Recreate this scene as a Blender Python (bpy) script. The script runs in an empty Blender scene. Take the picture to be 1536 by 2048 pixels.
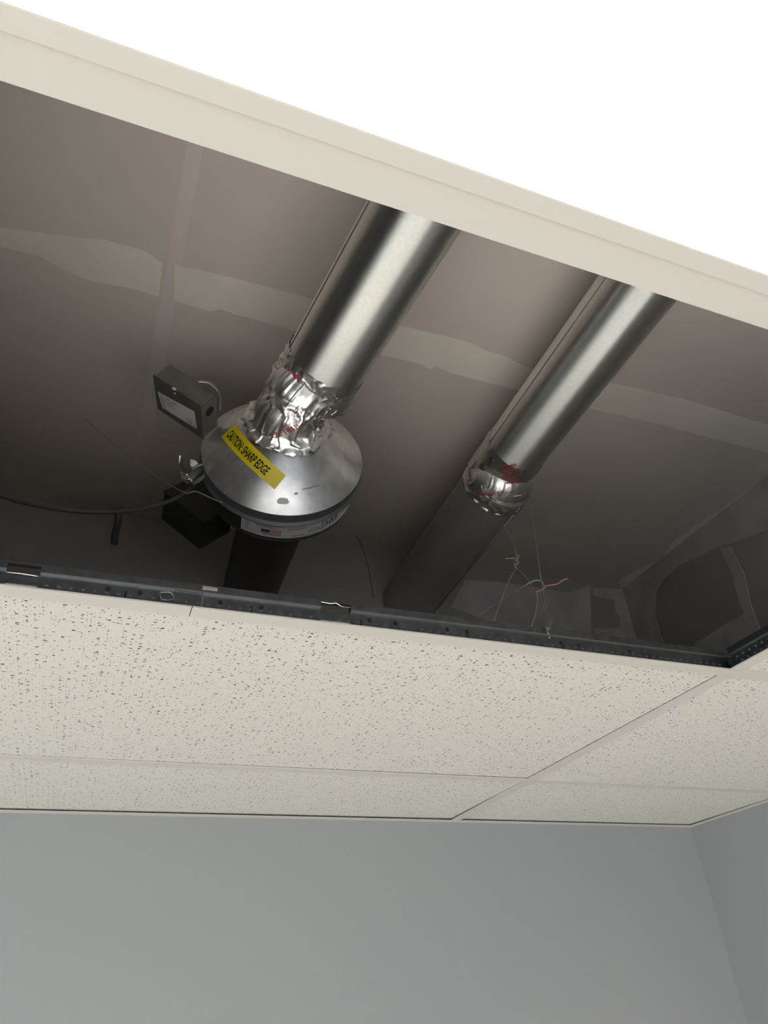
import bpy, bmesh, math, random
from mathutils import Vector, Matrix, noise

# ---------------------------------------------------------------- camera, sky, sun, exposure
S = bpy.context.scene
col = S.collection
CZ = 2.0366                      # camera height above the floor (hand held overhead)
GZ = CZ + 0.4034                 # underside of the suspended ceiling
DZ = CZ + 1.21                   # plasterboard lid above it

cd = bpy.data.cameras.new('camera')
cam = bpy.data.objects.new('camera', cd)
col.objects.link(cam)
right = Vector((0.9308208, -0.36031, -0.0612312))
up = Vector((-0.1614383, -0.5556588, 0.8155862))
fwd = Vector((0.3278875, 0.7492796, 0.5753867))
M = Matrix((right, up, -fwd)).transposed().to_4x4()
M.translation = (0, 0, CZ)
cam.matrix_world = M
cd.sensor_fit = 'HORIZONTAL'
cd.sensor_width = 36
cd.lens = 1432.448 * 36 / 1536
cd.clip_start = 0.01
S.camera = cam

w = bpy.data.worlds.new('sky')
S.world = w
w.use_nodes = True
bg = w.node_tree.nodes['Background']
bg.inputs['Color'].default_value = (0.86, 0.93, 1.0, 1)
bg.inputs['Strength'].default_value = 4.0

sd = bpy.data.lights.new('sun', 'SUN')
sd.energy = 17
sd.angle = 0.01
sd.color = (1.0, 0.96, 0.90)
sun = bpy.data.objects.new('sun', sd)
col.objects.link(sun)
sun.rotation_euler = Vector((0.0, 3.1, -1.62)).to_track_quat('-Z', 'Y').to_euler()

S.view_settings.view_transform = 'Standard'
S.view_settings.look = 'None'
S.view_settings.gamma = 1
S.view_settings.use_curve_mapping = False
S.view_settings.exposure = 0.0

# ---------------------------------------------------------------- materials
def mat(name, color, rough=0.6, metal=0.0, spec=0.5, bump=None, noise_col=None, emit=None, coat=0):
    m = bpy.data.materials.new(name)
    m.use_nodes = True
    nt = m.node_tree
    b = nt.nodes['Principled BSDF']
    b.inputs['Base Color'].default_value = (*color, 1)
    b.inputs['Roughness'].default_value = rough
    b.inputs['Metallic'].default_value = metal
    b.inputs['Specular IOR Level'].default_value = spec
    tc = nt.nodes.new('ShaderNodeTexCoord')
    if noise_col:
        sc, c2, det = noise_col
        n = nt.nodes.new('ShaderNodeTexNoise')
        n.inputs['Scale'].default_value = sc
        n.inputs['Detail'].default_value = det
        r = nt.nodes.new('ShaderNodeMix')
        r.data_type = 'RGBA'
        r.inputs['A'].default_value = (*color, 1)
        r.inputs['B'].default_value = (*c2, 1)
        mr = nt.nodes.new('ShaderNodeMapRange')
        mr.inputs['From Min'].default_value = 0.35
        mr.inputs['From Max'].default_value = 0.65
        nt.links.new(tc.outputs['Object'], n.inputs['Vector'])
        nt.links.new(n.outputs['Fac'], mr.inputs['Value'])
        nt.links.new(mr.outputs['Result'], r.inputs['Factor'])
        nt.links.new(r.outputs['Result'], b.inputs['Base Color'])
    if bump:
        sc, st, dist = bump
        n = nt.nodes.new('ShaderNodeTexNoise')
        n.inputs['Scale'].default_value = sc
        n.inputs['Detail'].default_value = 4
        bp = nt.nodes.new('ShaderNodeBump')
        bp.inputs['Strength'].default_value = st
        bp.inputs['Distance'].default_value = dist
        nt.links.new(tc.outputs['Object'], n.inputs['Vector'])
        nt.links.new(n.outputs['Fac'], bp.inputs['Height'])
        nt.links.new(bp.outputs['Normal'], b.inputs['Normal'])
    if emit:
        b.inputs['Emission Color'].default_value = (*emit[0], 1)
        b.inputs['Emission Strength'].default_value = emit[1]
    return m

M_wall = mat('painted_wall', (0.275, 0.278, 0.278), 0.7, bump=(260, 0.12, 0.002), noise_col=(1.2, (0.262, 0.267, 0.27), 2))
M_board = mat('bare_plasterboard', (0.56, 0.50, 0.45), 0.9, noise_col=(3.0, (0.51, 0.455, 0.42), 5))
M_boardw = mat('shaded_wall_plasterboard', (0.33, 0.30, 0.27), 0.9, noise_col=(3.0, (0.29, 0.26, 0.24), 5))  # darker copy of the lid board, plenum shade put into its colour
M_mudw = mat('shaded_joint_compound', (0.48, 0.455, 0.42), 0.85, noise_col=(9.0, (0.37, 0.35, 0.33), 5))  # compound darkened for the plenum walls, shade is in the colour
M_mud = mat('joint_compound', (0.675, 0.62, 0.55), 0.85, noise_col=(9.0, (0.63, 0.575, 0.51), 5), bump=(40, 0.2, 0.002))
M_floor = mat('pale_floor', (0.80, 0.79, 0.76), 0.55, noise_col=(4, (0.75, 0.74, 0.71), 4))
M_grid = mat('white_enamel', (0.51, 0.475, 0.43), 0.45)
M_zinc = mat('galvanised_tee_steel', (0.19, 0.20, 0.215), 0.34, 1.0, bump=(60, 0.06, 0.001), noise_col=(70, (0.14, 0.15, 0.165), 3))

M_galvd = mat('dull_duct_steel', (0.40, 0.395, 0.385), 0.40, 0.45, bump=(25, 0.03, 0.002), noise_col=(9, (0.37, 0.365, 0.355), 4))
def brushed(m, axis, centre=None, aniso=0.97):
    """rolled or spun sheet: fine grooves across the axis spread the reflections along the sheet"""
    nt = m.node_tree; b = nt.nodes['Principled BSDF']
    b.inputs['Anisotropic'].default_value = aniso
    if centre is None:
        c = nt.nodes.new('ShaderNodeCombineXYZ')
        for i, v in enumerate(axis): c.inputs[i].default_value = v
        nt.links.new(c.outputs[0], b.inputs['Tangent'])
    else:
        g = nt.nodes.new('ShaderNodeNewGeometry')
        s = nt.nodes.new('ShaderNodeVectorMath'); s.operation = 'SUBTRACT'; s.inputs[1].default_value = centre
        nt.links.new(g.outputs['Position'], s.inputs[0])
        x = nt.nodes.new('ShaderNodeVectorMath'); x.operation = 'CROSS_PRODUCT'; x.inputs[1].default_value = axis
        nt.links.new(s.outputs[0], x.inputs[0])
        y = nt.nodes.new('ShaderNodeVectorMath'); y.operation = 'CROSS_PRODUCT'
        nt.links.new(x.outputs[0], y.inputs[0]); nt.links.new(g.outputs['Normal'], y.inputs[1])
        nt.links.new(y.outputs[0], b.inputs['Tangent'])
    return m
def duct_steel(axis): return brushed(mat('galvanised_duct_steel', (0.90, 0.90, 0.86), 0.44, 1.0, bump=(4, 0.02, 0.003), noise_col=(180, (0.84, 0.84, 0.80), 3)), axis)
M_cone = mat('spun_steel', (0.92, 0.92, 0.93), 0.37, 1.0, noise_col=(30, (0.68, 0.68, 0.69), 5))
M_band = mat('grey_band_steel', (0.20, 0.21, 0.22), 0.45, 0.7)
M_foil = mat('aluminium_foil_tape', (0.92, 0.90, 0.88), 0.34, 1.0, bump=(45, 0.28, 0.004))
M_red = mat('red_print', (0.42, 0.04, 0.05), 0.4)
M_yellow = mat('yellow_vinyl', (0.80, 0.66, 0.012), 0.40, noise_col=(20, (0.75, 0.61, 0.012), 3))
M_black = mat('black_print', (0.012, 0.012, 0.012), 0.5)
M_paper = mat('white_label_paper', (0.55, 0.54, 0.53), 0.5)
M_greyink = mat('grey_print', (0.22, 0.22, 0.22), 0.6)
M_navy = mat('navy_print', (0.03, 0.035, 0.08), 0.5)
M_flagred = mat('flag_red_print', (0.45, 0.10, 0.10), 0.5)
M_boxsteel = mat('painted_box_steel', (0.17, 0.165, 0.15), 0.42, 0.5, noise_col=(25, (0.14, 0.135, 0.12), 3))
M_darkduct = mat('dark_duct', (0.045, 0.043, 0.042), 0.5, noise_col=(8, (0.035, 0.034, 0.033), 3))  # near-black colour for the outlet duct
M_blackbox = mat('black_box_plastic', (0.022, 0.022, 0.022), 0.6)
M_cable = mat('grey_cable_jacket', (0.055, 0.055, 0.05), 0.4)
M_wire = mat('hanger_wire_steel', (0.30, 0.29, 0.27), 0.5, 0.6)
M_cable2 = mat('dull_zinc', (0.36, 0.35, 0.33), 0.35, 0.9)
M_brass = mat('tarnished_wire', (0.38, 0.34, 0.24), 0.45, 0.5)
M_copper = mat('rusty_wire_end', (0.45, 0.26, 0.18), 0.6, 0.3)
M_bright = mat('bright_zinc', (0.8, 0.8, 0.8), 0.18, 1.0)
M_dark = mat('dark_hole', (0.01, 0.01, 0.01), 0.9)
M_lens = mat('lit_lamp_lens', (0.9, 0.9, 0.9), 0.5, emit=((1.0, 0.985, 0.95), 2.2))
M_frame = mat('added_window_paint', (0.7, 0.7, 0.68), 0.5)  # for the two added windows out of view
M_seamtape = mat('faded_seam_tape', (0.575, 0.51, 0.48), 0.9)

def tile_mat():
    m = mat('fissured_mineral_fibre', (0.555, 0.535, 0.487), 0.95, spec=0.1)
    nt = m.node_tree
    b = nt.nodes['Principled BSDF']
    tc = nt.nodes.new('ShaderNodeTexCoord')
    geo = nt.nodes.new('ShaderNodeNewGeometry')
    # warp the coordinates a little so the pits are ragged
    nz = nt.nodes.new('ShaderNodeTexNoise'); nz.inputs['Scale'].default_value = 260; nz.inputs['Detail'].default_value = 2
    nt.links.new(geo.outputs['Position'], nz.inputs['Vector'])
    add = nt.nodes.new('ShaderNodeVectorMath'); add.operation = 'MULTIPLY_ADD'
    add.inputs[1].default_value = (0.005, 0.005, 0.0)
    nt.links.new(nz.outputs['Color'], add.inputs[0])
    nt.links.new(geo.outputs['Position'], add.inputs[2])
    fac = None
    hts = []
    for sc, stretch, thr, keep, seed in ((150, (0.66, 1.0, 0.0), 0.135, 0.56, 3.1), (290, (0.8, 1.0, 0.0), 0.145, 0.52, 9.7)):
        mp = nt.nodes.new('ShaderNodeMapping'); mp.inputs['Scale'].default_value = stretch
        mp.inputs['Location'].default_value = (seed, seed * 0.7, 0)
        nt.links.new(add.outputs[0], mp.inputs['Vector'])
        v = nt.nodes.new('ShaderNodeTexVoronoi'); v.voronoi_dimensions = '2D'
        v.inputs['Scale'].default_value = sc
        nt.links.new(mp.outputs[0], v.inputs['Vector'])
        sep = nt.nodes.new('ShaderNodeSeparateColor')
        nt.links.new(v.outputs['Color'], sep.inputs['Color'])
        # pit radius varies from cell to cell, and many cells have none
        rad = nt.nodes.new('ShaderNodeMapRange')
        rad.inputs['From Min'].default_value = keep
        rad.inputs['From Max'].default_value = 1.0
        rad.inputs['To Min'].default_value = 0.0
        rad.inputs['To Max'].default_value = thr * 1.9
        nt.links.new(sep.outputs['Red'], rad.inputs['Value'])
        lt = nt.nodes.new('ShaderNodeMath'); lt.operation = 'SUBTRACT'
        nt.links.new(rad.outputs[0], lt.inputs[0]); nt.links.new(v.outputs['Distance'], lt.inputs[1])
        sm = nt.nodes.new('ShaderNodeMapRange')
        sm.inputs['From Min'].default_value = 0.0; sm.inputs['From Max'].default_value = 0.07
        nt.links.new(lt.outputs[0], sm.inputs['Value'])
        hts.append(sm)
    mx = nt.nodes.new('ShaderNodeMath'); mx.operation = 'MAXIMUM'
    nt.links.new(hts[0].outputs[0], mx.inputs[0]); nt.links.new(hts[1].outputs[0], mx.inputs[1])
    mixc = nt.nodes.new('ShaderNodeMix'); mixc.data_type = 'RGBA'
    mixc.inputs['A'].default_value = (0.555, 0.535, 0.487, 1)
    mixc.inputs['B'].default_value = (0.10, 0.092, 0.082, 1)
    nt.links.new(mx.outputs[0], mixc.inputs['Factor'])
    nt.links.new(mixc.outputs['Result'], b.inputs['Base Color'])
    bp = nt.nodes.new('ShaderNodeBump'); bp.invert = True
    bp.inputs['Strength'].default_value = 0.5; bp.inputs['Distance'].default_value = 0.002
    nt.links.new(mx.outputs[0], bp.inputs['Height'])
    nt.links.new(bp.outputs['Normal'], b.inputs['Normal'])
    return m
M_tile = tile_mat()

# ---------------------------------------------------------------- helpers
def link(name, me, m, parent=None, smooth=False):
    o = bpy.data.objects.new(name, me)
    col.objects.link(o)
    if m and not me.materials:
        for q in (m if isinstance(m, (list, tuple)) else [m]):
            me.materials.append(q)
    if smooth:
        me.polygons.foreach_set('use_smooth', [True] * len(me.polygons))
    if parent:
        o.parent = parent
        o.matrix_parent_inverse = parent.matrix_world.inverted()
    return o

def mesh(name, verts, faces, m, parent=None, smooth=False):
    me = bpy.data.meshes.new(name)
    me.from_pydata([tuple(v) for v in verts], [], faces)
    me.update()
    return link(name, me, m, parent, smooth)

def tag(o, label=None, cat=None, group=None, kind=None):
    if label: o['label'] = label
    if cat: o['category'] = cat
    if group: o['group'] = group
    if kind: o['kind'] = kind
    return o

def empty(name, loc, label=None, cat=None, group=None, kind=None):
    o = bpy.data.objects.new(name, None)
    o.empty_display_size = 0.05
    o.location = loc
    o.matrix_world = Matrix.Translation(loc)
    col.objects.link(o)
    return tag(o, label, cat, group, kind)

class MB:
    """collects shapes and links them as one mesh object"""
    def __init__(s): s.v = []; s.f = []
    def add(s, vs, fs):
        n = len(s.v); s.v += [Vector(v) for v in vs]; s.f += [tuple(i + n for i in f) for f in fs]; return s
    def box(s, a, b):
        x0, y0, z0 = a; x1, y1, z1 = b
        return s.add([(x0,y0,z0),(x1,y0,z0),(x1,y1,z0),(x0,y1,z0),(x0,y0,z1),(x1,y0,z1),(x1,y1,z1),(x0,y1,z1)],
                     [(0,3,2,1),(4,5,6,7),(0,1,5,4),(1,2,6,5),(2,3,7,6),(3,0,4,7)])
    def fbox(s, O, e1, e2, e3, a, b):
        n = len(s.v); s.box(a, b)
        for i in range(n, len(s.v)):
            q = s.v[i]; s.v[i] = Vector(O) + e1 * q.x + e2 * q.y + e3 * q.z
        return s
    def build(s, name, m, parent=None, smooth=False, bevel=0, origin=None):
        me = bpy.data.meshes.new(name)
        me.from_pydata([tuple(v) for v in s.v], [], s.f)
        bm = bmesh.new(); bm.from_mesh(me)
        bmesh.ops.recalc_face_normals(bm, faces=bm.faces)
        if bevel:
            bmesh.ops.bevel(bm, geom=bm.edges[:], offset=bevel, segments=2, affect='EDGES')
        bm.to_mesh(me); bm.free()
        return link(name, me, m, parent, smooth)

def frames(pts):
    pts = [Vector(q) for q in pts]
    out = []
    t0 = (pts[1] - pts[0]).normalized()
    n = t0.orthogonal().normalized()
    for i, q in enumerate(pts):
        a = pts[max(i - 1, 0)]; b = pts[min(i + 1, len(pts) - 1)]
        t = (b - a).normalized()
        n = (n - t * n.dot(t)).normalized()
        out.append((q, t, n, t.cross(n)))
    return out

def smooth_path(pts, k=6):
    P = [Vector(q) for q in pts]
    P = [P[0] * 2 - P[1]] + P + [P[-1] * 2 - P[-2]]
    out = []
    for i in range(1, len(P) - 2):
        a, b, c, d = P[i-1:i+3]
        for j in range(k):
            t = j / k
            out.append(0.5 * ((2*b) + (c-a)*t + (2*a-5*b+4*c-d)*t*t + (3*b-a-3*c+d)*t**3))
    out.append(P[-2])
    return out

def tube_geo(mb, pts, r, seg=10, caps=True):
    fr = frames(pts)
    n0 = len(mb.v); vs = []
    rr = r if isinstance(r, (list, tuple)) else [r] * len(fr)
    for (q, t, n, b), ra in zip(fr, rr):
        for k in range(seg):
            a = 2 * math.pi * k / seg
            vs.append(q + (n * math.cos(a) + b * math.sin(a)) * ra)
    fs = []
    for i in range(len(fr) - 1):
        for k in range(seg):
            k2 = (k + 1) % seg
            fs.append((i*seg+k, i*seg+k2, (i+1)*seg+k2, (i+1)*seg+k))
    if caps:
        fs.append(tuple(range(seg))[::-1]); fs.append(tuple((len(fr)-1)*seg + k for k in range(seg)))
    mb.add(vs, fs)
    return mb

def tube(name, pts, r, m, parent=None, seg=10, k=6):
    mb = MB(); tube_geo(mb, smooth_path(pts, k) if k else pts, r, seg)
    return mb.build(name, m, parent, smooth=True)

def axis_frame(d):
    d = Vector(d).normalized()
    e1 = d.cross(Vector((0, 0, 1))).normalized()
    return d, e1, d.cross(e1)

def lathe(name, O, d, prof, m, parent=None, seg=96, smooth=True, angle=35):
    """prof: (t, r) pairs along the axis d from O"""
    d, e1, e2 = axis_frame(d); O = Vector(O)
    vs = []
    for t, r in prof:
        for k in range(seg):
            a = 2 * math.pi * k / seg
            vs.append(O + d * t + (e1 * math.cos(a) + e2 * math.sin(a)) * r)
    fs = []
    for i in range(len(prof) - 1):
        for k in range(seg):
            k2 = (k + 1) % seg
            fs.append((i*seg+k, i*seg+k2, (i+1)*seg+k2, (i+1)*seg+k))
    o = mesh(name, vs, fs, m, parent, smooth)
    o.data.set_sharp_from_angle(angle=math.radians(angle))
    return o

def text_verts(s, bold=0.0):
    cu = bpy.data.curves.new('t', 'FONT'); cu.body = s; cu.size = 1.0; cu.offset = bold
    cu.resolution_u = 3
    ob = bpy.data.objects.new('t', cu); col.objects.link(ob)
    dg = bpy.context.evaluated_depsgraph_get()
    me = bpy.data.meshes.new_from_object(ob.evaluated_get(dg))
    vs = [v.co.copy() for v in me.vertices]; fs = [tuple(f.vertices) for f in me.polygons]
    bpy.data.objects.remove(ob); bpy.data.curves.remove(cu); bpy.data.meshes.remove(me)
    return vs, fs

def text_on(name, s, fn, u0, v0, w, h, m, parent, bold=0.0, rot=0.0, off=0.0006):
    """flat print: the words fill w by h from (u0, v0) on the surface fn(u, v, offset)"""
    vs, fs = text_verts(s, bold)
    x0 = min(v.x for v in vs); x1 = max(v.x for v in vs); y0 = min(v.y for v in vs); y1 = max(v.y for v in vs)
    out = []
    for v in vs:
        a = (v.x - x0) / (x1 - x0) * w; b = (v.y - y0) / (y1 - y0) * h
        out.append(fn(u0 + a*math.cos(rot) - b*math.sin(rot), v0 + a*math.sin(rot) + b*math.cos(rot), off))
    return mesh(name, out, fs, m, parent)

def bars_on(name, rects, fn, m, parent, off=0.0006, nu=3):
    mb = MB()
    for u0, v0, u1, v1 in rects:
        vs = []; fs = []
        for i in range(nu + 1):
            u = u0 + (u1 - u0) * i / nu
            vs += [fn(u, v0, off), fn(u, v1, off)]
        for i in range(nu): fs.append((2*i, 2*i+2, 2*i+3, 2*i+1))
        mb.add(vs, fs)
    o = mb.build(name, m, parent)
    if len(rects) > 1: o['kind'] = 'stuff'
    return o

def patch_on(name, fn, u0, v0, u1, v1, m, parent, nu=16, nv=4, off=0.0003):
    vs = [fn(u0 + (u1-u0)*i/nu, v0 + (v1-v0)*j/nv, off) for j in range(nv+1) for i in range(nu+1)]
    fs = [(j*(nu+1)+i, j*(nu+1)+i+1, (j+1)*(nu+1)+i+1, (j+1)*(nu+1)+i) for j in range(nv) for i in range(nu)]
    return mesh(name, vs, fs, m, parent)

def prism(name, pts, n, thick, m, parent=None):
    """thin slab from a flat outline, raised by thick along n"""
    N = len(pts); n = Vector(n)
    vs = [Vector(q) for q in pts] + [Vector(q) + n * thick for q in pts]
    fs = [tuple(range(N)), tuple(range(N, 2*N))[::-1]] + [(i, (i+1) % N, N + (i+1) % N, N + i) for i in range(N)]
    return MB().add(vs, fs).build(name, m, parent)

# ---------------------------------------------------------------- the room shell
XL, XR, YB, YF = -3.2, 1.694, 1.782, -3.2
def quad_wall(name, a, b, m, parent=None):
    o = MB().box(a, b).build(name, m, parent)
    if not parent: tag(o, kind='structure')
    return o
quad_wall('floor', (XL-.12, YF-.12, -.1), (XR+.12, YB+.12, 0), M_floor)
wb = quad_wall('wall_back', (XL, YB, 0), (XR, YB+.12, GZ + .002), M_wall)
wr = quad_wall('wall_right', (XR, YF, 0), (XR+.12, YB+.12, GZ + .002), M_wall)
wl = MB()
for a, b in (((YF, 0), (-1.6, DZ)), ((1.6, 0), (YB+.12, DZ)), ((-1.6, 0), (1.6, .6)), ((-1.6, 2.35), (1.6, DZ))):
    wl.box((XL-.12, a[0], a[1]), (XL, b[0], b[1]))
tag(wl.build('wall_left', M_wall), kind='structure')
w2 = empty('added_window_2', (XL-.06, 0, .6), kind='structure')  # added unseen window, brings more light onto the right wall
fr2 = MB()
for a, b in (((-1.6, .6), (1.6, .65)), ((-1.6, 2.3), (1.6, 2.35)), ((-1.6, .65), (-1.55, 2.3)), ((1.55, .65), (1.6, 2.3)), ((-.025, .65), (.025, 2.3))):
    fr2.box((XL-.09, a[0], a[1]), (XL-.03, b[0], b[1]))
fr2.build('added_window_frame', M_frame, w2)
# the bare board of the same two walls above the suspended ceiling
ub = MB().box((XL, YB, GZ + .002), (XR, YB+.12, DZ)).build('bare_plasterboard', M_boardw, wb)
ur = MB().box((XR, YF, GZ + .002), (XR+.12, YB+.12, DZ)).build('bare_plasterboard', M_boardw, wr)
# wall behind the camera, with an added, unseen window to let daylight in
WX0, WX1, WZ0, WZ1 = -2.0, 1.6, 0.45, 2.33
wf = MB()
wf.box((XL-.12, YF-.12, 0), (WX0, YF, DZ)); wf.box((WX1, YF-.12, 0), (XR+.12, YF, DZ))
wf.box((WX0, YF-.12, 0), (WX1, YF, WZ0)); wf.box((WX0, YF-.12, WZ1), (WX1, YF, DZ))
tag(wf.build('wall_front', M_wall), kind='structure')
wn = empty('added_window_1', ((WX0+WX1)/2, YF-.06, WZ0), kind='structure')
fr = MB()
for a, b in (((WX0, WZ0), (WX1, WZ0+.05)), ((WX0, WZ1-.05), (WX1, WZ1)), ((WX0, WZ0), (WX0+.05, WZ1)), ((WX1-.05, WZ0), (WX1, WZ1)), ((-.125, WZ0), (-.075, WZ1))):
    fr.box((a[0], YF-.09, a[1]), (b[0], YF-.03, b[1]))
fr.build('added_window_frame', M_frame, wn)
deck = MB().box((XL-.12, YF-.12, DZ), (XR+.12, YB+.12, DZ+.1)).build('ceiling_above', M_board)
tag(deck, 'bare brown plasterboard lid above the suspended ceiling', kind='structure')

# joint compound on the bare board: real raised, ragged strips
def deck_strip(up_pts, lo_pts, m=M_mud, name='joint_compound', th=.0015):
    pts = [(x, y, DZ) for x, y in up_pts] + [(x, y, DZ) for x, y in lo_pts[::-1]]
    return prism(name, pts, (0, 0, -1), th, m, deck)
deck_strip([(XL, .86), (-.6, .875), (-0.3054, 0.9368), (-0.2219, 0.9223), (-0.1278, 0.9034), (-0.0563, 0.9038), (-0.0221, 0.9212)],
           [(XL, .99), (-.6, .975), (-0.3069, 0.9776), (-0.2388, 0.977), (-0.1856, 0.9977), (-0.1444, 1.0045), (-0.1029, 1.0005), (-0.0654, 0.9979), (-0.019, 1.0003)])
deck_strip([(0.0008, 0.9171), (0.0765, 0.912), (0.1656, 0.9106), (0.2476, 0.9089), (0.3586, 0.9188), (0.4775, 0.9175), (0.6383, 0.9134), (0.6876, 0.9235), (0.7331, 0.9244), (0.8149, 0.94), (0.9129, 0.9319), (1.0477, 0.9199), (1.2397, 0.913), (1.5225, 0.9214), (XR, .93)],
           [(0.0104, 1.0008), (0.0425, 1.0033), (0.0834, 1.0058), (0.1034, 0.9924), (0.1333, 0.9974), (0.1857, 0.9966), (0.2741, 1.0029), (0.3761, 1.0034), (0.4661, 1.0078), (0.5075, 1.0053), (0.5568, 1.0053), (0.5857, 1.0137), (0.5962, 1.0006), (0.6348, 1.0095), (0.7537, 1.0102), (0.8216, 1.0094), (0.9347, 1.0094), (1.0466, 1.0113), (1.2207, 1.0054), (1.372, 1.0093), (1.6129, 1.011), (XR, 1.0)])
deck_strip([(-.016, YF), (-.014, 0.0), (-.012, .5), (-.014, .9), (-.02, YB)], [(.018, YF), (.016, 0.0), (.014, .5), (.012, .9), (.02, YB)], M_seamtape, 'seam_tape', .0008)
# corner tape where lid meets the right wall and the back wall
deck_strip([(1.56, -1.0), (1.7035, 1.1008), (1.6869, 1.1943), (1.6843, 1.2756), (1.6676, 1.3802), (1.658, 1.4646), (1.695, 1.5604), (1.6805, 1.6082), (1.6569, 1.6737), (1.6437, 1.7421)], [(XR, -1.0), (XR, .9), (XR, 1.0), (XR, 1.15), (XR, 1.3), (XR, 1.42), (XR, 1.5), (XR, 1.6), (XR, 1.7), (XR, YB)])
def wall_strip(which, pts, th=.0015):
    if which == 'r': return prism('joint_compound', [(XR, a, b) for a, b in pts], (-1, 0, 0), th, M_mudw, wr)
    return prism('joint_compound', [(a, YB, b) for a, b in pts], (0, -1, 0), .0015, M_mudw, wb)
wall_strip('r', [(YB, DZ), (-1.0, DZ), (-1.0, DZ-.07), (1.1621, 3.1008), (1.2596, 3.1246), (1.3314, 3.1494), (1.4133, 3.1643), (1.4999, 3.1816), (1.5902, 3.1756), (1.6344, 3.1517), (1.6688, 3.0842), (1.6697, 3.011), (1.6641, 2.955), (1.60, GZ+.01), (YB, GZ+.01)])
wall_strip('r', [(1.3334, 3.1452), (1.2959, 3.1258), (1.2874, 3.0238), (1.3032, 2.9498), (1.3063, 2.8955), (1.3093, 2.7975), (1.3703, 2.8094), (1.3373, 2.9109), (1.3378, 2.9679), (1.3256, 3.0627)], .0019)
wall_strip('r', [(1.3361, 2.9215), (1.4151, 2.9246), (1.5235, 2.9226), (1.6178, 2.9173), (1.5537, 2.8565), (1.3123, 2.8138)], .0024)
wall_strip('b', [(XR, DZ-.002), (XR, GZ+.01), (1.6509, 3.0028), (1.5062, 2.9946), (1.5218, 3.0659), (1.6291, 3.0805), (1.645, 3.1189), (1.6327, 3.1484), (1.6418, 3.1932), (1.5931, 3.1945), (1.5549, 3.2011), (1.5629, 3.2303)])
wall_strip('b', [(1.5531, 3.241), (1.503, 3.0415), (1.4007, 3.0442), (1.1538, 3.0363), (0.9814, 3.0762), (1.0498, 3.186), (1.2011, 3.1971), (1.3572, 3.1967), (1.4579, 3.1954)])

# ---------------------------------------------------------------- the suspended ceiling
ceil = empty('ceiling', (0, 0, GZ), 'suspended ceiling of fissured white tiles in a white metal grid', kind='structure')
FW = .0119                       # half the width of a tee flange
Y1, Y2, Y3 = .2104, .7795, 1.391
XT = .9077
XT0 = XT - 1.2192
TH = .036

def tee(name, p0, p1, cut=(), splice=None):
    """inverted T bar between two points at ceiling level: web with holes, bulb and white face cap"""
    p0 = Vector(p0); p1 = Vector(p1); L = (p1 - p0).length
    e1 = (p1 - p0).normalized(); e2 = Vector((0, 0, 1)).cross(e1); e3 = Vector((0, 0, 1))
    O = p0
    g = MB()
    w_ = .0009
    # web in pieces around the knock-outs
    xs = [0.0]
    segs = []
    for a, b in sorted(cut):
        segs.append((xs[-1], a)); xs.append(b)
    segs.append((xs[-1], L))
    for a, b in segs:
        g.fbox(O, e1, e2, e3, (a, -w_, .0006), (b, w_, TH - .010))
        g.fbox(O, e1, e2, e3, (a, -.0042, TH - .010), (b, .0042, TH))          # bulb
    for a, b in cut:
        g.fbox(O, e1, e2, e3, (a, -w_, .0006), (b, w_, .0045))
        g.fbox(O, e1, e2, e3, (a, -w_, .011), (b, w_, .0205))
        g.fbox(O, e1, e2, e3, (a, -.0032, TH-.0028), (b, .0032, TH))
    g.fbox(O, e1, e2, e3, (0, -FW + .0008, .0006), (L, FW - .0008, .0013))
    t = g.build(name, M_zinc, ceil)
    h = MB()
    for a, b in segs:
        h.fbox(O, e1, e2, e3, (a, -.0048, TH - .0112), (b, .0048, TH - .0098))
    h.build('bulb_highlight', M_cable2, t)  # paler strip added as the highlight under the bulb
    c = MB()
    spl = [0] + ([splice] if splice else []) + [L]
    for a, b in zip(spl[:-1], spl[1:]):
        a2 = a + (.0006 if a else 0); b2 = b - (.0006 if b < L else 0)
        c.fbox(O, e1, e2, e3, (a2, -FW, -.0004), (b2, FW, .0006))
        c.fbox(O, e1, e2, e3, (a2, -FW - .0004, -.0004), (b2, -FW, .0016))
        c.fbox(O, e1, e2, e3, (a2, FW, -.0004), (b2, FW + .0004, .0016))
    c.build('face_cap', M_grid, t)
    return t, O, e1, e2, e3, L

def disc(O, e1, e2, n, r, m, name, parent, seg=12, th=.0004, r2=None):
    vs = [O + (e1 * math.cos(2*math.pi*k/seg) + e2 * math.sin(2*math.pi*k/seg)) * r for k in range(seg)]
    r2 = r2 or r
    vs += [O + n * th + (e1 * math.cos(2*math.pi*k/seg) + e2 * math.sin(2*math.pi*k/seg)) * r2 for k in range(seg)]
    fs = [tuple(range(seg, 2*seg))] + [(k, (k+1) % seg, seg + (k+1) % seg, seg + k) for k in range(seg)]
    return MB().add(vs, fs).build(name, m, parent)

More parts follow.
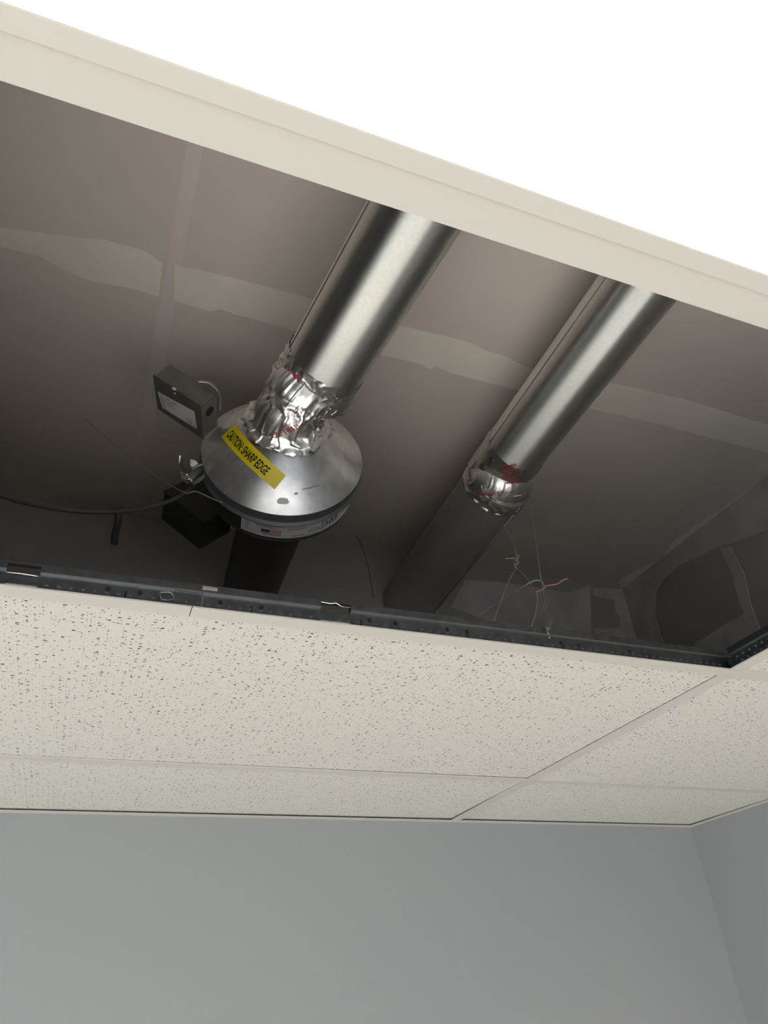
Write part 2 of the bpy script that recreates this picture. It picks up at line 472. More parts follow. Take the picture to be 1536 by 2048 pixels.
def web_details(T, x0, x1, holes, slots, side=-1, pitch=.0127, rows=(.0115,)):
    t, O, e1, e2, e3, L = T
    n = e2 * side
    mb = MB()
    k = 0
    x = x0
    while x < x1:
        for r, z in enumerate(rows):
            c = O + e1 * (x + (pitch/2 if r else 0)) + e3 * z + n * .0009
            vs = [c - e1*.0022 - e3*.0011, c + e1*.0022 - e3*.0011, c + e1*.0022 + e3*.0011, c - e1*.0022 + e3*.0011, c + n*.0019 + e3*.0008]
            mb.add(vs, [(0,1,4),(1,2,4),(2,3,4),(3,0,4)])
        x += pitch
    d = mb.build('stitched_dimple', M_cable2, t); d['kind'] = 'stuff'  # paler than the web, the light they catch put into the colour
    for x in holes:
        disc(O + e1*x + e3*.0165 + n*.0009, e1, e3, n, .0030, M_dark, 'hole', t)
    for x in slots:
        MB().fbox(O, e1, n, e3, (x-.0011, .0009, .003), (x+.0011, .0014, .016)).build('slot', M_dark, t)
        MB().fbox(O, e1, n, e3, (x-.0021, .0009, .003), (x-.0012, .0022, .016)).build('slot_lip', M_zinc, t)

# far side of the opening: the main tee that shows its web; positions along it run from its left end
xm0 = XL
def mx(x): return x - xm0
main = tee('main_tee', (xm0, Y2, GZ), (XR, Y2, GZ), cut=((mx(-.118), mx(-.084)), (mx(.243), mx(.283))), splice=mx(.0835))
web_details(main, mx(-.075), mx(.9), [mx(v) for v in (.117, .167, .309, .345, .42, .45, .60, .63, .72, .86, .885, -.011, .024)], [mx(v) for v in (.0085, .155, .297, .449, .602, .754)])
# the two halves of the main tee meet here: connector tongue, with a bright block added as its glint
MB().fbox(main[1], main[2], -main[3], main[4], (mx(.062), .0009, .004), (mx(.0955), .0019, .024)).build('splice_plate', M_zinc, main[0])
MB().fbox(main[1], main[2], -main[3], main[4], (mx(.0945), .0019, .002), (mx(.0962), .0036, .024)).build('splice_lip', M_cable2, main[0])
MB().fbox(main[1], main[2], -main[3], main[4], (mx(.094), .0019, TH-.006), (mx(.112), .0056, TH-.0025)).build('splice_glint', M_bright, main[0])
tube('locking_tab', [(.046, Y2-.003, GZ+.019), (.058, Y2-.004, GZ+.020), (.062, Y2-.003, GZ+.013), (.050, Y2-.003, GZ+.010), (.046, Y2-.003, GZ+.018)], .0006, M_cable2, main[0], 6, 4)
tube('bent_tab', [(.2405, Y2-.003, GZ+.0335), (.255, Y2-.005, GZ+.0315), (.262, Y2-.006, GZ+.0325), (.270, Y2-.005, GZ+.0295), (.284, Y2-.003, GZ+.0305)], .0008, M_bright, main[0], 6, 4)
tube('bent_tab', [(-.118, Y2-.003, GZ+.0215), (-.100, Y2-.005, GZ+.0205), (-.084, Y2-.003, GZ+.0208)], .0008, M_bright, main[0], 6, 4)

near = tee('main_tee', (XL, Y1, GZ), (XR, Y1, GZ))
web_details(near, 2.9, 4.3, [], [], side=1)
t3 = tee('main_tee', (XL, Y3, GZ), (XR, Y3, GZ))
# cross tees; cut where they meet the main tees
def cross(x, ya, yb):
    t = tee('cross_tee', (x, ya + FW, GZ), (x, yb - FW, GZ))
    return t
cr = cross(XT, Y1, Y2)
web_details(cr, .02, .54, [.50, .47, .1], [.3], side=1, rows=(.0095, .0180))
MB().fbox(cr[1], cr[2], cr[3], cr[4], (cr[5]-.003, -.004, .004), (cr[5]+.0095, .001, .022)).build('end_clip', M_zinc, cr[0])
disc(Vector((XT-.006, Y2-FW+.003, GZ+.010)), Vector((1,0,0)), Vector((0,0,1)), Vector((0,-1,0)), .0025, M_bright, 'rivet', cr[0])
cross(XT, Y2, Y3)
cross(XT, Y3, YB - .002)
cross(XT0, Y1, Y2); cross(XT0, Y2, Y3); cross(XT0, Y3, YB - .002)
cross(XT, Y1 - .6096, Y1); cross(XT0, Y1 - .6096, Y1)
Y0 = Y1 - .6096
tee('main_tee', (XL, Y0, GZ), (XR, Y0, GZ))
for k in range(2, 6): tee('main_tee', (XL, Y1 - .6096*k, GZ), (XR, Y1 - .6096*k, GZ))

# wall angle
def angle(name, a, b, inward):
    a = Vector((*a, GZ)); b = Vector((*b, GZ)); e1 = (b-a).normalized(); L = (b-a).length; e2 = Vector(inward)
    m = MB().fbox(a, e1, e2, Vector((0,0,1)), (0, 0, -.0005), (L, .022, .0005))
    m.fbox(a, e1, e2, Vector((0,0,1)), (0, 0, .0005), (L, .0006, .022))
    tag(m.build(name, M_grid), kind='structure')
angle('trim_1', (XL, YB-.0003), (XR, YB-.0003), (0, -1, 0))
angle('trim_2', (XR-.0003, YF), (XR-.0003, YB-.022), (-1, 0, 0))

# tiles (lay-in, 16 mm thick), each its own piece
rnd = random.Random(4)
def tile(x0, x1, y0, y1, z=(.0012, .0012, .0012, .0012), th=.016):
    m = MB()
    c = [(x0, y0, GZ+z[0]), (x1, y0, GZ+z[1]), (x1, y1, GZ+z[2]), (x0, y1, GZ+z[3])]
    m.add(c + [(a, b, d+th) for a, b, d in c], [(0,3,2,1),(4,5,6,7),(0,1,5,4),(1,2,6,5),(2,3,7,6),(3,0,4,7)])
    return m.build('ceiling_tile', M_tile, ceil)
g = .0035
tile(XT0+g, XT-g, Y2+g, Y3-g, (.0012, .0026, .0030, .0018))
tile(XT0+g, XT-g, Y3+g, YB-.005, (.0015, .0015, .0052, .0045))
tile(XT+g, XR-.005, Y2+g, Y3-g, (.0018, .0012, .0012, .0012))
tile(XT+g, XR-.005, Y3+g, YB-.005, (.0016, .0012, .004, .005))
tile(XT+g, XR-.005, Y1+g, Y2-g, (.0012, .0012, .0020, .0020))
x = XT0
while x > XL:
    xa = max(x - 1.2192, XL)
    for ya, yb in ((Y3, YB), (Y2, Y3), (Y1, Y2)):
        tile(xa+g, x-g, ya+g, yb-g)
    x -= 1.2192
for k in range(0, 6):
    yb = Y1 - .6096*k; ya = max(yb - .6096, YF)
    x = XR
    for xa, xb in ((XT, XR), (XT0, XT), (XT0-1.2192, XT0), (XT0-2.4384, XT0-1.2192)):
        if xa == XT0 and k in (0, 1): continue     # the lamp, and an unseen cell left open behind it for light
        if k in (0, 1) and xa == XT: continue  # unseen right-hand cells left open too, to brighten plenum and ducts
        tile(max(xa, XL)+g, min(xb, XR)-g, ya+g, yb-g)

# the lit 2x4 light panel in the nearest cell
lt = empty('ceiling_light', ((XT+XT0)/2, Y1-.3048, GZ), 'lit white panel light in the ceiling grid at the top of the photo', 'ceiling light')
X0_, X1_, ya_, yb_ = XT0+FW+.0004, XT-FW-.0004, Y0+FW+.0004, Y1-FW-.0004
fm = MB()
fwid = .0135
for a, b in (((X0_, yb_-fwid), (X1_, yb_)), ((X0_, ya_), (X1_, ya_+fwid)), ((X0_, ya_+fwid), (X0_+fwid, yb_-fwid)), ((X1_-fwid, ya_+fwid), (X1_, yb_-fwid))):
    fm.box((a[0], a[1], GZ-.0016), (b[0], b[1], GZ+.004))
fm.build('frame', M_grid, lt, bevel=.0006)
MB().box((X0_+fwid, ya_+fwid, GZ+.0012), (X1_-fwid, yb_-fwid, GZ+.0030)).build('lens', M_lens, lt)
MB().box((X0_+.004, ya_+.004, GZ+.0040), (X1_-.004, yb_-.004, GZ+.055)).build('housing', M_zinc, lt)

# ---------------------------------------------------------------- ducts
def V(x, y, z): return Vector((x, y, z + CZ))
def wrap(O, d, R, a0=0.0):
    """surface of a round pipe: u round it, v along it"""
    d, e1, e2 = axis_frame(d); O = Vector(O)
    def fn(u, v, off):
        a = a0 + u / R
        return O + d * v + (e1*math.cos(a) + e2*math.sin(a)) * (R + off)
    return fn

def foil(name, pts, radii, parent, seed, seg=220, amp=.0022, frayed=.004, rows=12, hem=.002):
    """crumpled foil wound round the pipe along pts"""
    path = []; rr = []
    for i in range(len(pts)-1):
        for j in range(rows):
            t = j / rows
            path.append(Vector(pts[i]).lerp(Vector(pts[i+1]), t)); rr.append(radii[i]*(1-t)+radii[i+1]*t)
    path.append(Vector(pts[-1])); rr.append(radii[-1])
    fr = frames(path)
    vs = []; fs = []
    n = len(fr); step = (path[-1] - path[0]).length / n
    for i, ((q, t, a_, b_), ra) in enumerate(zip(fr, rr)):
        e = max(0, 1 - min(i, n-1-i) / 2.0)
        for k in range(seg):
            an = 2*math.pi*k/seg
            dr = a_*math.cos(an) + b_*math.sin(an)
            zz = i * step
            q2 = Vector((math.cos(an)*1.5, math.sin(an)*1.5, zz*58 + seed))
            q3 = Vector((math.cos(an)*3.4 + 7, math.sin(an)*3.4, zz*46 + seed*2 + math.cos(an*2)))
            rid = 1 - abs(noise.noise(q2)) * 6
            rid2 = 1 - abs(noise.noise(q3)) * 7
            d_ = amp * max(rid, 0) + amp * .7 * max(rid2, 0) + amp * .5 * noise.noise(q2 * .8)
            if hem: d_ += hem * max(0, 1 - (n-1-i)/3.0) * (.6 + noise.noise(Vector((math.cos(an)*4, math.sin(an)*4, seed))))
            along = e * frayed * noise.noise(Vector((math.cos(an)*5, math.sin(an)*5, seed*3 + i)))
            vs.append(q + dr * (ra + d_) + t * along)
    for i in range(n-1):
        for k in range(seg):
            k2 = (k+1) % seg
            fs.append((i*seg+k, i*seg+k2, (i+1)*seg+k2, (i+1)*seg+k))
    return mesh(name, vs, fs, M_foil, parent, smooth=True)

def crease(parent, fn, pts, off=.0026, r=.0007):
    return tube('foil_fold', [fn(u, v, off) for u, v in pts], r, M_bright, parent, 6, 4)

# duct into the fan
D1a, D1b = V(.326, .575, .996), V(.277, .905, .9675)
d1 = (D1b - D1a).normalized()
R1 = .073
st = D1a - d1 * 3.3
k1 = empty('round_duct', D1b, 'long shiny galvanised duct coming down to the fan cone', 'duct')
L1 = (D1b - st).length
lathe('pipe', st, d1, [(0, R1), (L1-.05, R1), (L1, R1-.001)], duct_steel(d1), k1)
fn1 = wrap(D1b, d1, R1)
us = (0.228, -0.1544)[0]
mb = MB(); tube_geo(mb, [fn1(us, -2.4, .0004), fn1(us, -.05, .0004)], .0009, 6)
mb.build('lock_seam', M_bright, k1, smooth=True)

# duct passing to the right
D2a, D2b = V(.812, .40, 1.092), V(.835, 1.195, 1.092)
d2 = (D2b - D2a).normalized()
k2 = empty('round_duct', D2b, 'shiny galvanised duct to the right of the fan, taped to a dull pipe', 'duct')
st = D2a - d2 * 3.1
L2 = (D2b - st).length
lathe('pipe', st, d2, [(0, R1), (L2-.05, R1), (L2, R1-.001)], duct_steel(d2), k2)
fn2 = wrap(D2b, d2, R1)
us = (-0.2326, -0.3763)[0]
mb = MB(); tube_geo(mb, [fn2(us, -2.4, .0004), fn2(us, -.11, .0004)], .0009, 6)
mb.build('lock_seam', M_bright, k2, smooth=True)

# dull pipe running on to the back wall
k3 = empty('dull_duct', V(.836, 1.4, 1.04), 'dull grey duct running from the taped joint to the back wall', 'duct')
D3a, D3b = V(.837, 1.170, 1.068), V(.836, 1.779, 1.035)
d3 = (D3b - D3a).normalized()
lathe('pipe', D3a, d3, [(0, .074), (.012, .083), ((D3b-D3a).length, .083)], M_galvd, k3)
fn3 = wrap(D3a, d3, .083)
mb = MB(); tube_geo(mb, [fn3(.085, .02, .001), fn3(.085, .62, .001)], .0014, 6)
mb.build('lock_seam', M_galvd, k3, smooth=True)

ft = foil('foil_tape', [D2b - d2*.118, D2b - d2*.060, D2b - d2*.012, D3a + d3*.020, D3a + d3*.044], [.0735, .0738, .0748, .0832, .0842], k2, 3.0, amp=.0025, rows=9, hem=.003)

# ---------------------------------------------------------------- the inline fan
FC = V(.256, 1.049, .903)
FA, fe1, fe2 = axis_frame((.165, .982, -.088))
brushed(M_cone, FA, FC, .6)
fan = empty('inline_fan', FC, 'inline duct fan with a spun silver cone and yellow caution sticker', 'fan')
CR0, CR1, CT0 = .068, .155, -.085
lathe('inlet_cone', FC, FA, [(CT0-.04, .056), (CT0-.002, .056), (CT0, CR0), (-.001, CR1-.001), (0, CR1), (.002, CR1-.001)], M_cone, fan, seg=128, angle=50)
lathe('clamp_band', FC, FA, [(.0015, CR1-.004), (.003, CR1-.0015), (.010, CR1-.0005), (.022, CR1-.001), (.028, CR1+.0035), (.030, CR1+.003), (.032, .149)], M_band, fan, seg=128)
lathe('motor_housing', FC, FA, [(.030, .152), (.033, .148), (.078, .148), (.086, .143)], M_blackbox, fan, seg=128)
lathe('outlet_cone', FC, FA, [(.085, .1435), (.088, .146), (.092, .1435), (.145, .076), (.155, .070), (.185, .070)], M_blackbox, fan, seg=96)

def cone_pt(t, th, off=0.0):
    r = CR0 + (CR1 - CR0) * (t - CT0) / (0 - CT0)
    n = Vector((1, (CR0 - CR1) / (0 - CT0) * 1.0))
    n.normalize()
    rad = fe1 * math.cos(th) + fe2 * math.sin(th)
    return FC + FA * t + rad * r + (rad * n.x + FA * n.y) * off

STK = [(-0.059, -3.0555), (-0.05, 1.5601), (-0.0309, 1.7129), (-0.0356, 3.1178)]
SINA = math.sin(math.atan((CR1 - CR0) / (0 - CT0)))
def unroll(t, th):
    s = (CR0 + (CR1 - CR0) * (t - CT0) / (0 - CT0)) / SINA
    a = ((th - STK[0][1] + math.pi) % (2*math.pi) - math.pi) * SINA
    return Vector((s * math.cos(a), s * math.sin(a)))
def stk(u, v, off):
    """u 0..1 along the words, v 0..1 across them: a flat strip laid on the unrolled cone"""
    a = [unroll(*c) for c in STK]
    q = a[3].lerp(a[2], u).lerp(a[0].lerp(a[1], u), v)
    s = q.length; th = math.atan2(q.y, q.x) / SINA + STK[0][1]
    return cone_pt(CT0 + (s * SINA - CR0) / (CR1 - CR0) * (0 - CT0), th, off)
ck = patch_on('caution_sticker', stk, 0, 0, 1, 1, M_yellow, fan, 40, 10, .0006)
text_on('lettering', 'CAUTION: SHARP EDGE', stk, .065, .22, .755, .52, M_black, ck, bold=.028, off=.0010)
# grease smudge on the cone
def smudge(cx, cy, rx, ry, seed):
    t0, th0 = cx, cy
    pts = []
    for k in range(18):
        a = 2*math.pi*k/18; q = 1 + .35*noise.noise(Vector((math.cos(a)*2, math.sin(a)*2, seed)))
        pts.append(cone_pt(t0 + math.sin(a)*ry*q, th0 + math.cos(a)*rx*q, .0004))
    return mesh('grease_smudge', pts, [tuple(range(18))], M_smudge, fan)
s0 = (-0.0179, 1.5778); s1 = (-0.0276, 1.4014)
M_smudge = mat('grease', (0.36, 0.345, 0.33), 0.5, 0.8)
smudge(*s0, .080, .0042, 1.0)
smudge(*s1, .030, .0018, 5.0)
smudge(*(-0.0323, 1.1647), .16, .0010, 9.0)

# rating label round the housing
HL = [(0.0459, 2.0766), (0.0879, 1.0008)]
def hous(u, v, off):
    """u metres round the housing from the label's left end, v metres toward the inlet"""
    th = TH0 - u / .148 * TDIR
    return FC + FA * (.0755 - v) + (fe1*math.cos(th) + fe2*math.sin(th)) * (.148 + off)
TH0 = HL[0][1]
TDIR = 1 if HL[1][1] < HL[0][1] else -1
LW, LH = .262, .040
lab = patch_on('rating_label', hous, 0, 0, LW, LH, M_paper, fan, 60, 2, .0005)
rects = []
for k in range(7): rects.append((.008, .010 + k*.0036, .016, .0115 + k*.0036))
for k in range(5): rects.append((.030 + (k % 2)*.002, .0375 - k*.0024, .062 + (k % 3)*.010, .0365 - k*.0024))
for k in range(3): rects.append((.088, .030 - k*.0024, .125, .0288 - k*.0024))
rects += [(.098, .006, .122, .0085), (.125, .003, .150, .0045)]
bars_on('small_print', rects, hous, M_greyink, lab, .0009, 8)
text_on('lettering', 'HVI', hous, .168, .010, .028, .017, M_black, lab, bold=.02, off=.0009)
text_on('lettering', 'c(UL)us', hous, .130, .009, .024, .012, M_black, lab, off=.0009)
for q in ((.158, .005, .1592, .034), (.162, .005, .1632, .034)): bars_on('rule', [q], hous, M_black, lab, .0009)
# small flag
bars_on('flag_field', [(.040, .014, .056, .0225)], hous, M_navy, lab, .0009, 6)
for q in ((.056, .0205, .078, .0225), (.056, .0165, .078, .0188), (.040, .012, .078, .0138), (.042, .0075, .078, .0098)): bars_on('flag_stripe', [q], hous, M_flagred, lab, .0009, 6)

# outlet duct of the fan, going to the back wall
O1 = FC + FA*.150; O2 = (0.3432, 1.775, 3.0278)
kd = empty('outlet_duct', O2, 'dark duct behind the fan, half hidden below its label', 'duct')
od = (Vector(O2) - O1).normalized()
lathe('pipe', O1 + od*.02, od, [(0, .072), ((Vector(O2)-O1).length - .02, .074)], M_darkduct, kd)

# crumpled foil between the duct and the fan collar
NB = FC + FA*(CT0 - .002)
NA = FC + FA*(CT0 - .045)
foil('foil_tape', [D1b - d1*.055, D1b - d1*.025, D1b + d1*.012], [.0738, .0750, .0770], k1, 8.0, amp=.0022, rows=12, hem=.004)
foil('foil_tape', [D1b - d1*.006, NA.lerp(D1b, .35), NB - FA*.016, NB + FA*.005], [.0690, .0600, .0590, .0775], k1, 14.0, amp=.0045, frayed=.012, rows=10, hem=.006)
# red print on the tape
def place_text(s, fn, q0, q1, h, par, bold=.01, off=.0052):
    a = q0[0] - q1[0]; b = q0[1] - q1[1]
    text_on('red_lettering', s, lambda u, v, o: fn(q0[0] - u, q0[1] - v, o), 0, 0, math.hypot(a, b), h, M_red, par, bold=bold, rot=math.atan2(b, a), off=off)
tapes = [o for o in bpy.data.objects if o.name.startswith('foil_tape')]
ft1, ft2 = [o for o in k1.children if o.name.startswith('foil_tape')]
fnN = wrap(NB, FA, .074)
place_text('UL 181B-FX', fn1, (0.148, 0.0518), (0.1163, -0.005), .014, ft1, .02)
place_text('UL 181B', fnN, (0.1409, -0.0243), (0.0993, -0.0591), .012, ft2, .02)
text_on('red_lettering', '181', lambda u, v, o: fn1(.185-u, -.004-v, o), 0, 0, .03, .03, M_red, ft1, bold=.05, rot=.4, off=.0035)
place_text('intertape', fn2, (0.1519, -0.0904), (0.1312, -0.1278), .016, ft, .02, .0058)
place_text('polymer', fn2, (0.138, -0.0738), (0.1115, -0.1063), .016, ft, .02, .0058)
place_text('group', fn2, (0.1234, -0.0559), (0.1016, -0.0768), .015, ft, .02, .0058)
place_text('intertape polymer', fn3, (0.2021, 0.0241), (0.1339, -0.0477), .012, ft, .015)
# folded edges of the foil catching the light
for pts in ([(0.1702, 0.0002), (0.1496, -0.0023), (0.1322, -0.0077), (0.1202, -0.0174), (0.1085, -0.032)],
            [(0.1939, 0.0326), (0.1735, 0.0434), (0.1585, 0.043), (0.1421, 0.0422), (0.1228, 0.0363), (0.1055, 0.026), (0.0904, 0.0135), (0.0749, -0.0052)],
            [(0.1144, 0.018), (0.1029, 0.0122), (0.0951, 0.0004), (0.0931, -0.0102)], [(0.0944, -0.0166), (0.0931, -0.0283), (0.0937, -0.0373)], [(0.1682, -0.0005), (0.1598, 0.0139), (0.1517, 0.015)]):
    crease(ft1, fn1, pts, .0046, .0009)
for pts in ([(0.186, -0.1021), (0.1811, -0.0785), (0.1788, -0.0612)], [(0.1975, -0.0632), (0.1664, -0.0581), (0.1264, -0.0488), (0.0933, -0.043), (0.0601, -0.0468)]):
    crease(ft, fn2, pts, .0048, .0008)
for pts in ([(0.215, -0.0121), (0.1901, -0.0152), (0.1677, -0.0221), (0.1495, -0.0326)], [(0.1858, -0.0076), (0.1617, -0.0009), (0.149, -0.002)], [(0.2128, -0.0089), (0.1972, 0.0033), (0.1833, 0.0253)], [(0.138, -0.031), (0.1222, -0.0397), (0.1162, -0.0513)]):
    crease(ft, fn3, pts, .0050, .0008)
# bright folded edges standing proud of the foil
def fold(par, pts, r=.0009):
    return tube('foil_fold', pts, r, M_bright, par, 6, 5)

# ---------------------------------------------------------------- electrical boxes
def abox(name, F, loc_label, cat, m, bevel=.0015):
    O, a, b, c, L = [Vector(q) for q in F]
    e = empty(name, O, loc_label, cat)
    t = .0014
    MB().fbox(O, a, b, c, (0, 0, t), tuple(L)).build('body', m, e, bevel=bevel)
    return e, O, a, b, c, L
B1 = ((0.0852, 0.9737, 2.9459), (-0.7879, 0.1404, 0.5995), (0.2036, 0.9783, 0.0385), (0.5811, -0.1524, 0.7994), (0.1116, 0.0883, 0.0419))
jb, jO, ja, jbv, jc, jL = abox('junction_box', B1, 'small grey steel junction box with a white label left of the fan', 'junction box', M_boxsteel)
MB().fbox(jO, ja, jbv, jc, (-.0015, -.002, -.001), (jL.x+.001, jL.y+.001, .0012)).build('cover', M_boxsteel, jb, bevel=.0004)
def jface(u, v, off): return jO + ja*u + jbv*v - jc*(off + .001)
LQ = [(0.1055, 0.0348), (0.0154, 0.0213), (0.0125, 0.0686), (0.0979, 0.0751)]
def jlab(u, v, off):
    top = Vector(LQ[0]).lerp(Vector(LQ[1]), u); bot = Vector(LQ[3]).lerp(Vector(LQ[2]), u)
    q = bot.lerp(top, v); return jface(q.x, q.y, off)
jl = patch_on('label', jlab, 0, 0, 1, 1, M_paper, jb, 2, 2, .0005)
bars_on('small_print', [(.04, .1, .055, .8), (.08, .1, .095, .8), (.12, .1, .135, .85), (.2, .80, .30, .86), (.38, .80, .52, .86), (.2, .66, .42, .69), (.2, .58, .48, .61), (.2, .50, .36, .53), (.2, .40, .44, .43), (.92, .1, .98, .17), (.06, .03, .2, .06)], jlab, M_greyink, jl, .0008, 2)
ring = []
for k in range(24):
    a = 2*math.pi*k/24
    ring += [jlab(.81 + .075*math.cos(a), .23 + .16*math.sin(a), .0009), jlab(.81 + .065*math.cos(a), .23 + .138*math.sin(a), .0009)]
mesh('listing_mark', ring, [(2*k, (2*k+2) % 48, (2*k+3) % 48, 2*k+1) for k in range(24)], M_black, jl)
text_on('lettering', 'UL', jlab, .775, .15, .07, .15, M_black, jl, off=.0009)
# cover screw and latch on the upper edge, seam lip
q = jO + ja*(jL.x*.55) - jc*.002 - jbv*.002
MB().fbox(q, ja, jbv, jc, (-.004, -.003, -.002), (.004, .001, .004)).build('latch', M_bright, jb, bevel=.0006)
tube('cover_screw', [q - ja*.003 + jbv*.005 - jc*.000, q - ja*.003 + jbv*.005 - jc*.003], .0022, M_bright, jb, 10, 0)
MB().fbox(jO, ja, jbv, jc, (.002, -.0032, -.0005), (jL.x, -.0018, .0014)).build('cover_lip', M_zinc, jb)
MB().fbox(jO, ja, jbv, jc, (-.0022, -.002, -.0012), (-.0012, jL.y+.001, .0022)).build('cover_edge', M_cable2, jb)
# round knock-outs on the near side
for yy, zz in ((.32, .5),):
    disc(jO + jbv*(jL.y*yy) + jc*(jL.z*zz), jbv, jc, -ja, .0105, M_dark, 'knockout', jb, 16, .0006)
# curved bracket over the box corner
bs = smooth_path([(0.0751, 0.9604, 2.9966), (0.0946, 0.9591, 2.9962), (0.1118, 0.9658, 2.9876), (0.1186, 0.9723, 2.9729), (0.1199, 0.9822, 2.9549)], 6)
mb = MB(); vs = []; fs = []
for i, q in enumerate(bs):
    wv = Vector((.25, .5, .83)).normalized() * (.010 if i < len(bs)*.75 else .010*(len(bs)-i)/(len(bs)*.25))
    vs += [q - wv*.3, q + wv]
for i in range(len(bs)-1): fs.append((2*i, 2*i+1, 2*i+3, 2*i+2))
mb.add(vs, fs); br = mb.build('bracket', M_cable2, jb); br.modifiers.new('s', 'SOLIDIFY').thickness = .0012

B2 = ((0.1401, 1.2335, 2.8786), (-0.7127, 0.2088, 0.6697), (0.6984, 0.1213, 0.7054), (0.066, 0.9704, -0.2322), (0.1182, 0.0874, 0.0783))
bb, bO, ba, bbv, bc, bL = abox('black_box', B2, 'plain black box hanging in shadow below the left of the fan', 'box', M_blackbox)
MB().fbox(bO, ba, bbv, bc, (-.002, -.002, -.001), (bL.x+.001, bL.y+.001, .0012)).build('lid', M_blackbox, bb, bevel=.0006)

# flexible cable and its clamp
cb = empty('electrical_cable', (0.0839, 1.1255, 2.865), 'dark flexible cable sagging from the left edge to the fan clamp', 'cable')
tube('cable_jacket', [(-0.2251, 0.9704, 2.7056), (-0.1897, 1.0071, 2.7168), (-0.1515, 1.04, 2.7316), (-0.0951, 1.0705, 2.7501), (-0.0268, 1.0931, 2.776), (0.0291, 1.1076, 2.8079), (0.0661, 1.1119, 2.8342), (0.0883, 1.1126, 2.8567), (0.1021, 1.1077, 2.8784), (0.1091, 1.0953, 2.9018), (0.1148, 1.0932, 2.9197)], .0042, M_cable, cb, 12, 8)
cc = empty('cable_connector', (0.0943, 1.0968, 2.8935), 'crumpled shiny metal cable clamp at the left edge of the fan', 'cable clamp')
tube('clamp_barrel', [(0.1105, 1.096, 2.9087), (0.0992, 1.0949, 2.8872), (0.0904, 1.0975, 2.8683)], [.011]*13, M_cable2, cc, 16, 6)
def flap(name, pts, par, m):
    o = mesh(name, pts, [tuple(range(len(pts)))], m, par); o.modifiers.new('s', 'SOLIDIFY').thickness = .001; return o
flap('clamp_wing', [(0.0842, 1.0628, 2.897), (0.0937, 1.0669, 2.8989), (0.1035, 1.075, 2.8957), (0.0957, 1.0742, 2.8896), (0.0863, 1.0706, 2.887)], cc, M_bright)
flap('clamp_wing', [(0.0887, 1.0726, 2.8843), (0.1071, 1.0687, 2.8952), (0.1084, 1.0702, 2.8931), (0.0924, 1.0703, 2.8787)], cc, M_bright)
flap('clamp_wing', [(0.0649, 1.0618, 2.8999), (0.0685, 1.0618, 2.8996), (0.0735, 1.0676, 2.884), (0.0823, 1.0702, 2.8717), (0.076, 1.0764, 2.8726), (0.0674, 1.0713, 2.8879)], cc, M_cable2)
flap('clamp_saddle', [(0.0699, 1.071, 2.8718), (0.0823, 1.0674, 2.8672), (0.093, 1.0736, 2.8581), (0.0925, 1.0748, 2.8565), (0.0857, 1.0827, 2.8551), (0.0757, 1.0792, 2.8607)], cc, M_cable2)
flap('clamp_saddle', [(0.0961, 1.0863, 2.8659), (0.1137, 1.0792, 2.881), (0.1164, 1.0822, 2.8768), (0.1073, 1.0867, 2.864), (0.097, 1.0866, 2.857)], cc, M_band)
for a, b in (((0.0772, 1.0669, 2.8634), (0.0842, 1.0638, 2.8603)), ((0.0844, 1.0721, 2.8527), (0.0885, 1.0664, 2.8563))):
    tube('clamp_screw', [a, b], .0022, M_bright, cc, 8, 0)
tube('dark_strip', [(-0.0217, 1.0921, 2.7742), (-0.0191, 1.1027, 2.7619), (-0.0206, 1.1231, 2.7487), (-0.0189, 1.1356, 2.7382)], [.006]*19, M_blackbox, cb, 8, 6)  # short dark strip hung below the cable

# thin support wire slung under the fan
wr1 = empty('support_wire', (0.0837, 1.0767, 2.8298), 'thin taut support wire slung under the left side of the fan', 'wire')
tube('wire', [(-0.116, 1.1753, 3.0405), (-0.0407, 1.1531, 2.9634), (0.02, 1.1274, 2.8998), (0.0813, 1.0806, 2.8333), (0.1027, 1.0767, 2.8361), (0.1381, 1.0798, 2.8265), (0.1686, 1.0846, 2.8225), (0.1865, 1.0892, 2.8156), (0.2076, 1.0996, 2.8131)], .0011, M_wire, wr1, 6, 5)
wr2 = empty('support_wire', (0.5748, 1.4457, 2.942), 'thin dark wire hanging straight down between the fan and the dull duct', 'wire')
tube('wire', [(*(0.6508, 1.7137), DZ), (0.616, 1.5861, 3.1252), (0.6031, 1.513, 3.0149), (0.5795, 1.4263, 2.8687)], .0010, M_cable, wr2, 6, 5)

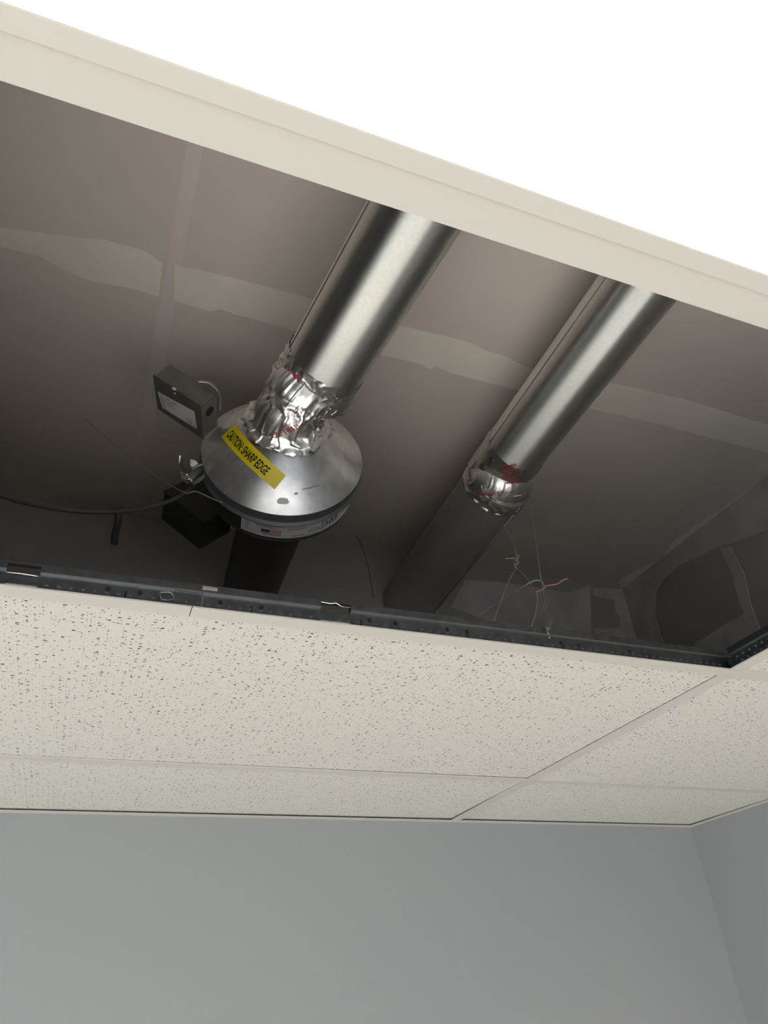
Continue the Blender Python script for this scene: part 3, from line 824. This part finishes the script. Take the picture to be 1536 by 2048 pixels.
# ---------------------------------------------------------------- hanger wires tied to the main tee
h1 = empty('hanger_wire', (0.6478, 0.86, 2.6077), 'grey hanger wire twisted round itself and hooked over the ceiling tee', 'wire')
tube('wire_strand', [(0.8548, 1.1, 3.0254), (0.8032, 1.04, 2.9227), (0.7352, 0.96, 2.7815), (0.6762, 0.89, 2.6635), (0.6508, 0.86, 2.6081), (0.6407, 0.85, 2.5853), (0.6314, 0.835, 2.5597), (0.6128, 0.82, 2.5337), (0.6039, 0.8, 2.5057), (0.5885, 0.785, 2.4827), (0.5723, 0.765, 2.455)], .00115, M_wire, h1, 8, 8)
tube('wire_strand', [(0.5757, 0.95, 2.5816), (0.5938, 0.93, 2.5928), (0.6122, 0.9, 2.6005), (0.6243, 0.87, 2.604), (0.6388, 0.86, 2.6101), (0.6475, 0.855, 2.6068), (0.6508, 0.855, 2.596), (0.6389, 0.85, 2.5813), (0.6368, 0.845, 2.5729), (0.6288, 0.83, 2.5496), (0.6087, 0.81, 2.523), (0.6033, 0.795, 2.5015), (0.5822, 0.775, 2.4748), (0.577, 0.774, 2.4769), (0.5712, 0.765, 2.461)], .00115, M_wire, h1, 8, 8)
tube('wire_end', [(0.6301, 0.852, 2.583), (0.6411, 0.85, 2.5872), (0.6491, 0.848, 2.5947), (0.6599, 0.846, 2.597), (0.6719, 0.844, 2.6005), (0.681, 0.842, 2.6074), (0.6919, 0.842, 2.6119)], .00105, M_copper, h1, 8, 6)
h2 = empty('tie_wire', (0.6753, 0.95, 2.7144), 'pale brassy tie wire knotted and forked below the dull duct', 'wire')
tube('wire_strand', [(0.7786, 1.12, 2.9181), (0.7458, 1.06, 2.8471), (0.7108, 1.0, 2.779), (0.676, 0.95, 2.7178), (0.6714, 0.945, 2.7033), (0.6627, 0.94, 2.6841), (0.629, 0.92, 2.641), (0.5806, 0.88, 2.5763), (0.5272, 0.83, 2.5067)], .00115, M_brass, h2, 8, 8)
tube('wire_strand', [(0.6754, 0.948, 2.7154), (0.6819, 0.95, 2.721), (0.6722, 0.942, 2.7059), (0.6676, 0.944, 2.7031), (0.6704, 0.94, 2.697), (0.6638, 0.938, 2.6905), (0.6614, 0.94, 2.6934), (0.6599, 0.936, 2.6814), (0.6553, 0.91, 2.6514), (0.6496, 0.89, 2.6226), (0.6412, 0.87, 2.598), (0.637, 0.855, 2.5893), (0.6293, 0.85, 2.5763), (0.6201, 0.84, 2.5572), (0.5955, 0.82, 2.5195), (0.5701, 0.8, 2.4885)], .00115, M_brass, h2, 8, 8)
tube('wire_end', [(0.6486, 0.945, 2.7049), (0.6594, 0.945, 2.7067), (0.6699, 0.943, 2.7072)], .0011, M_brass, h2, 8, 3)
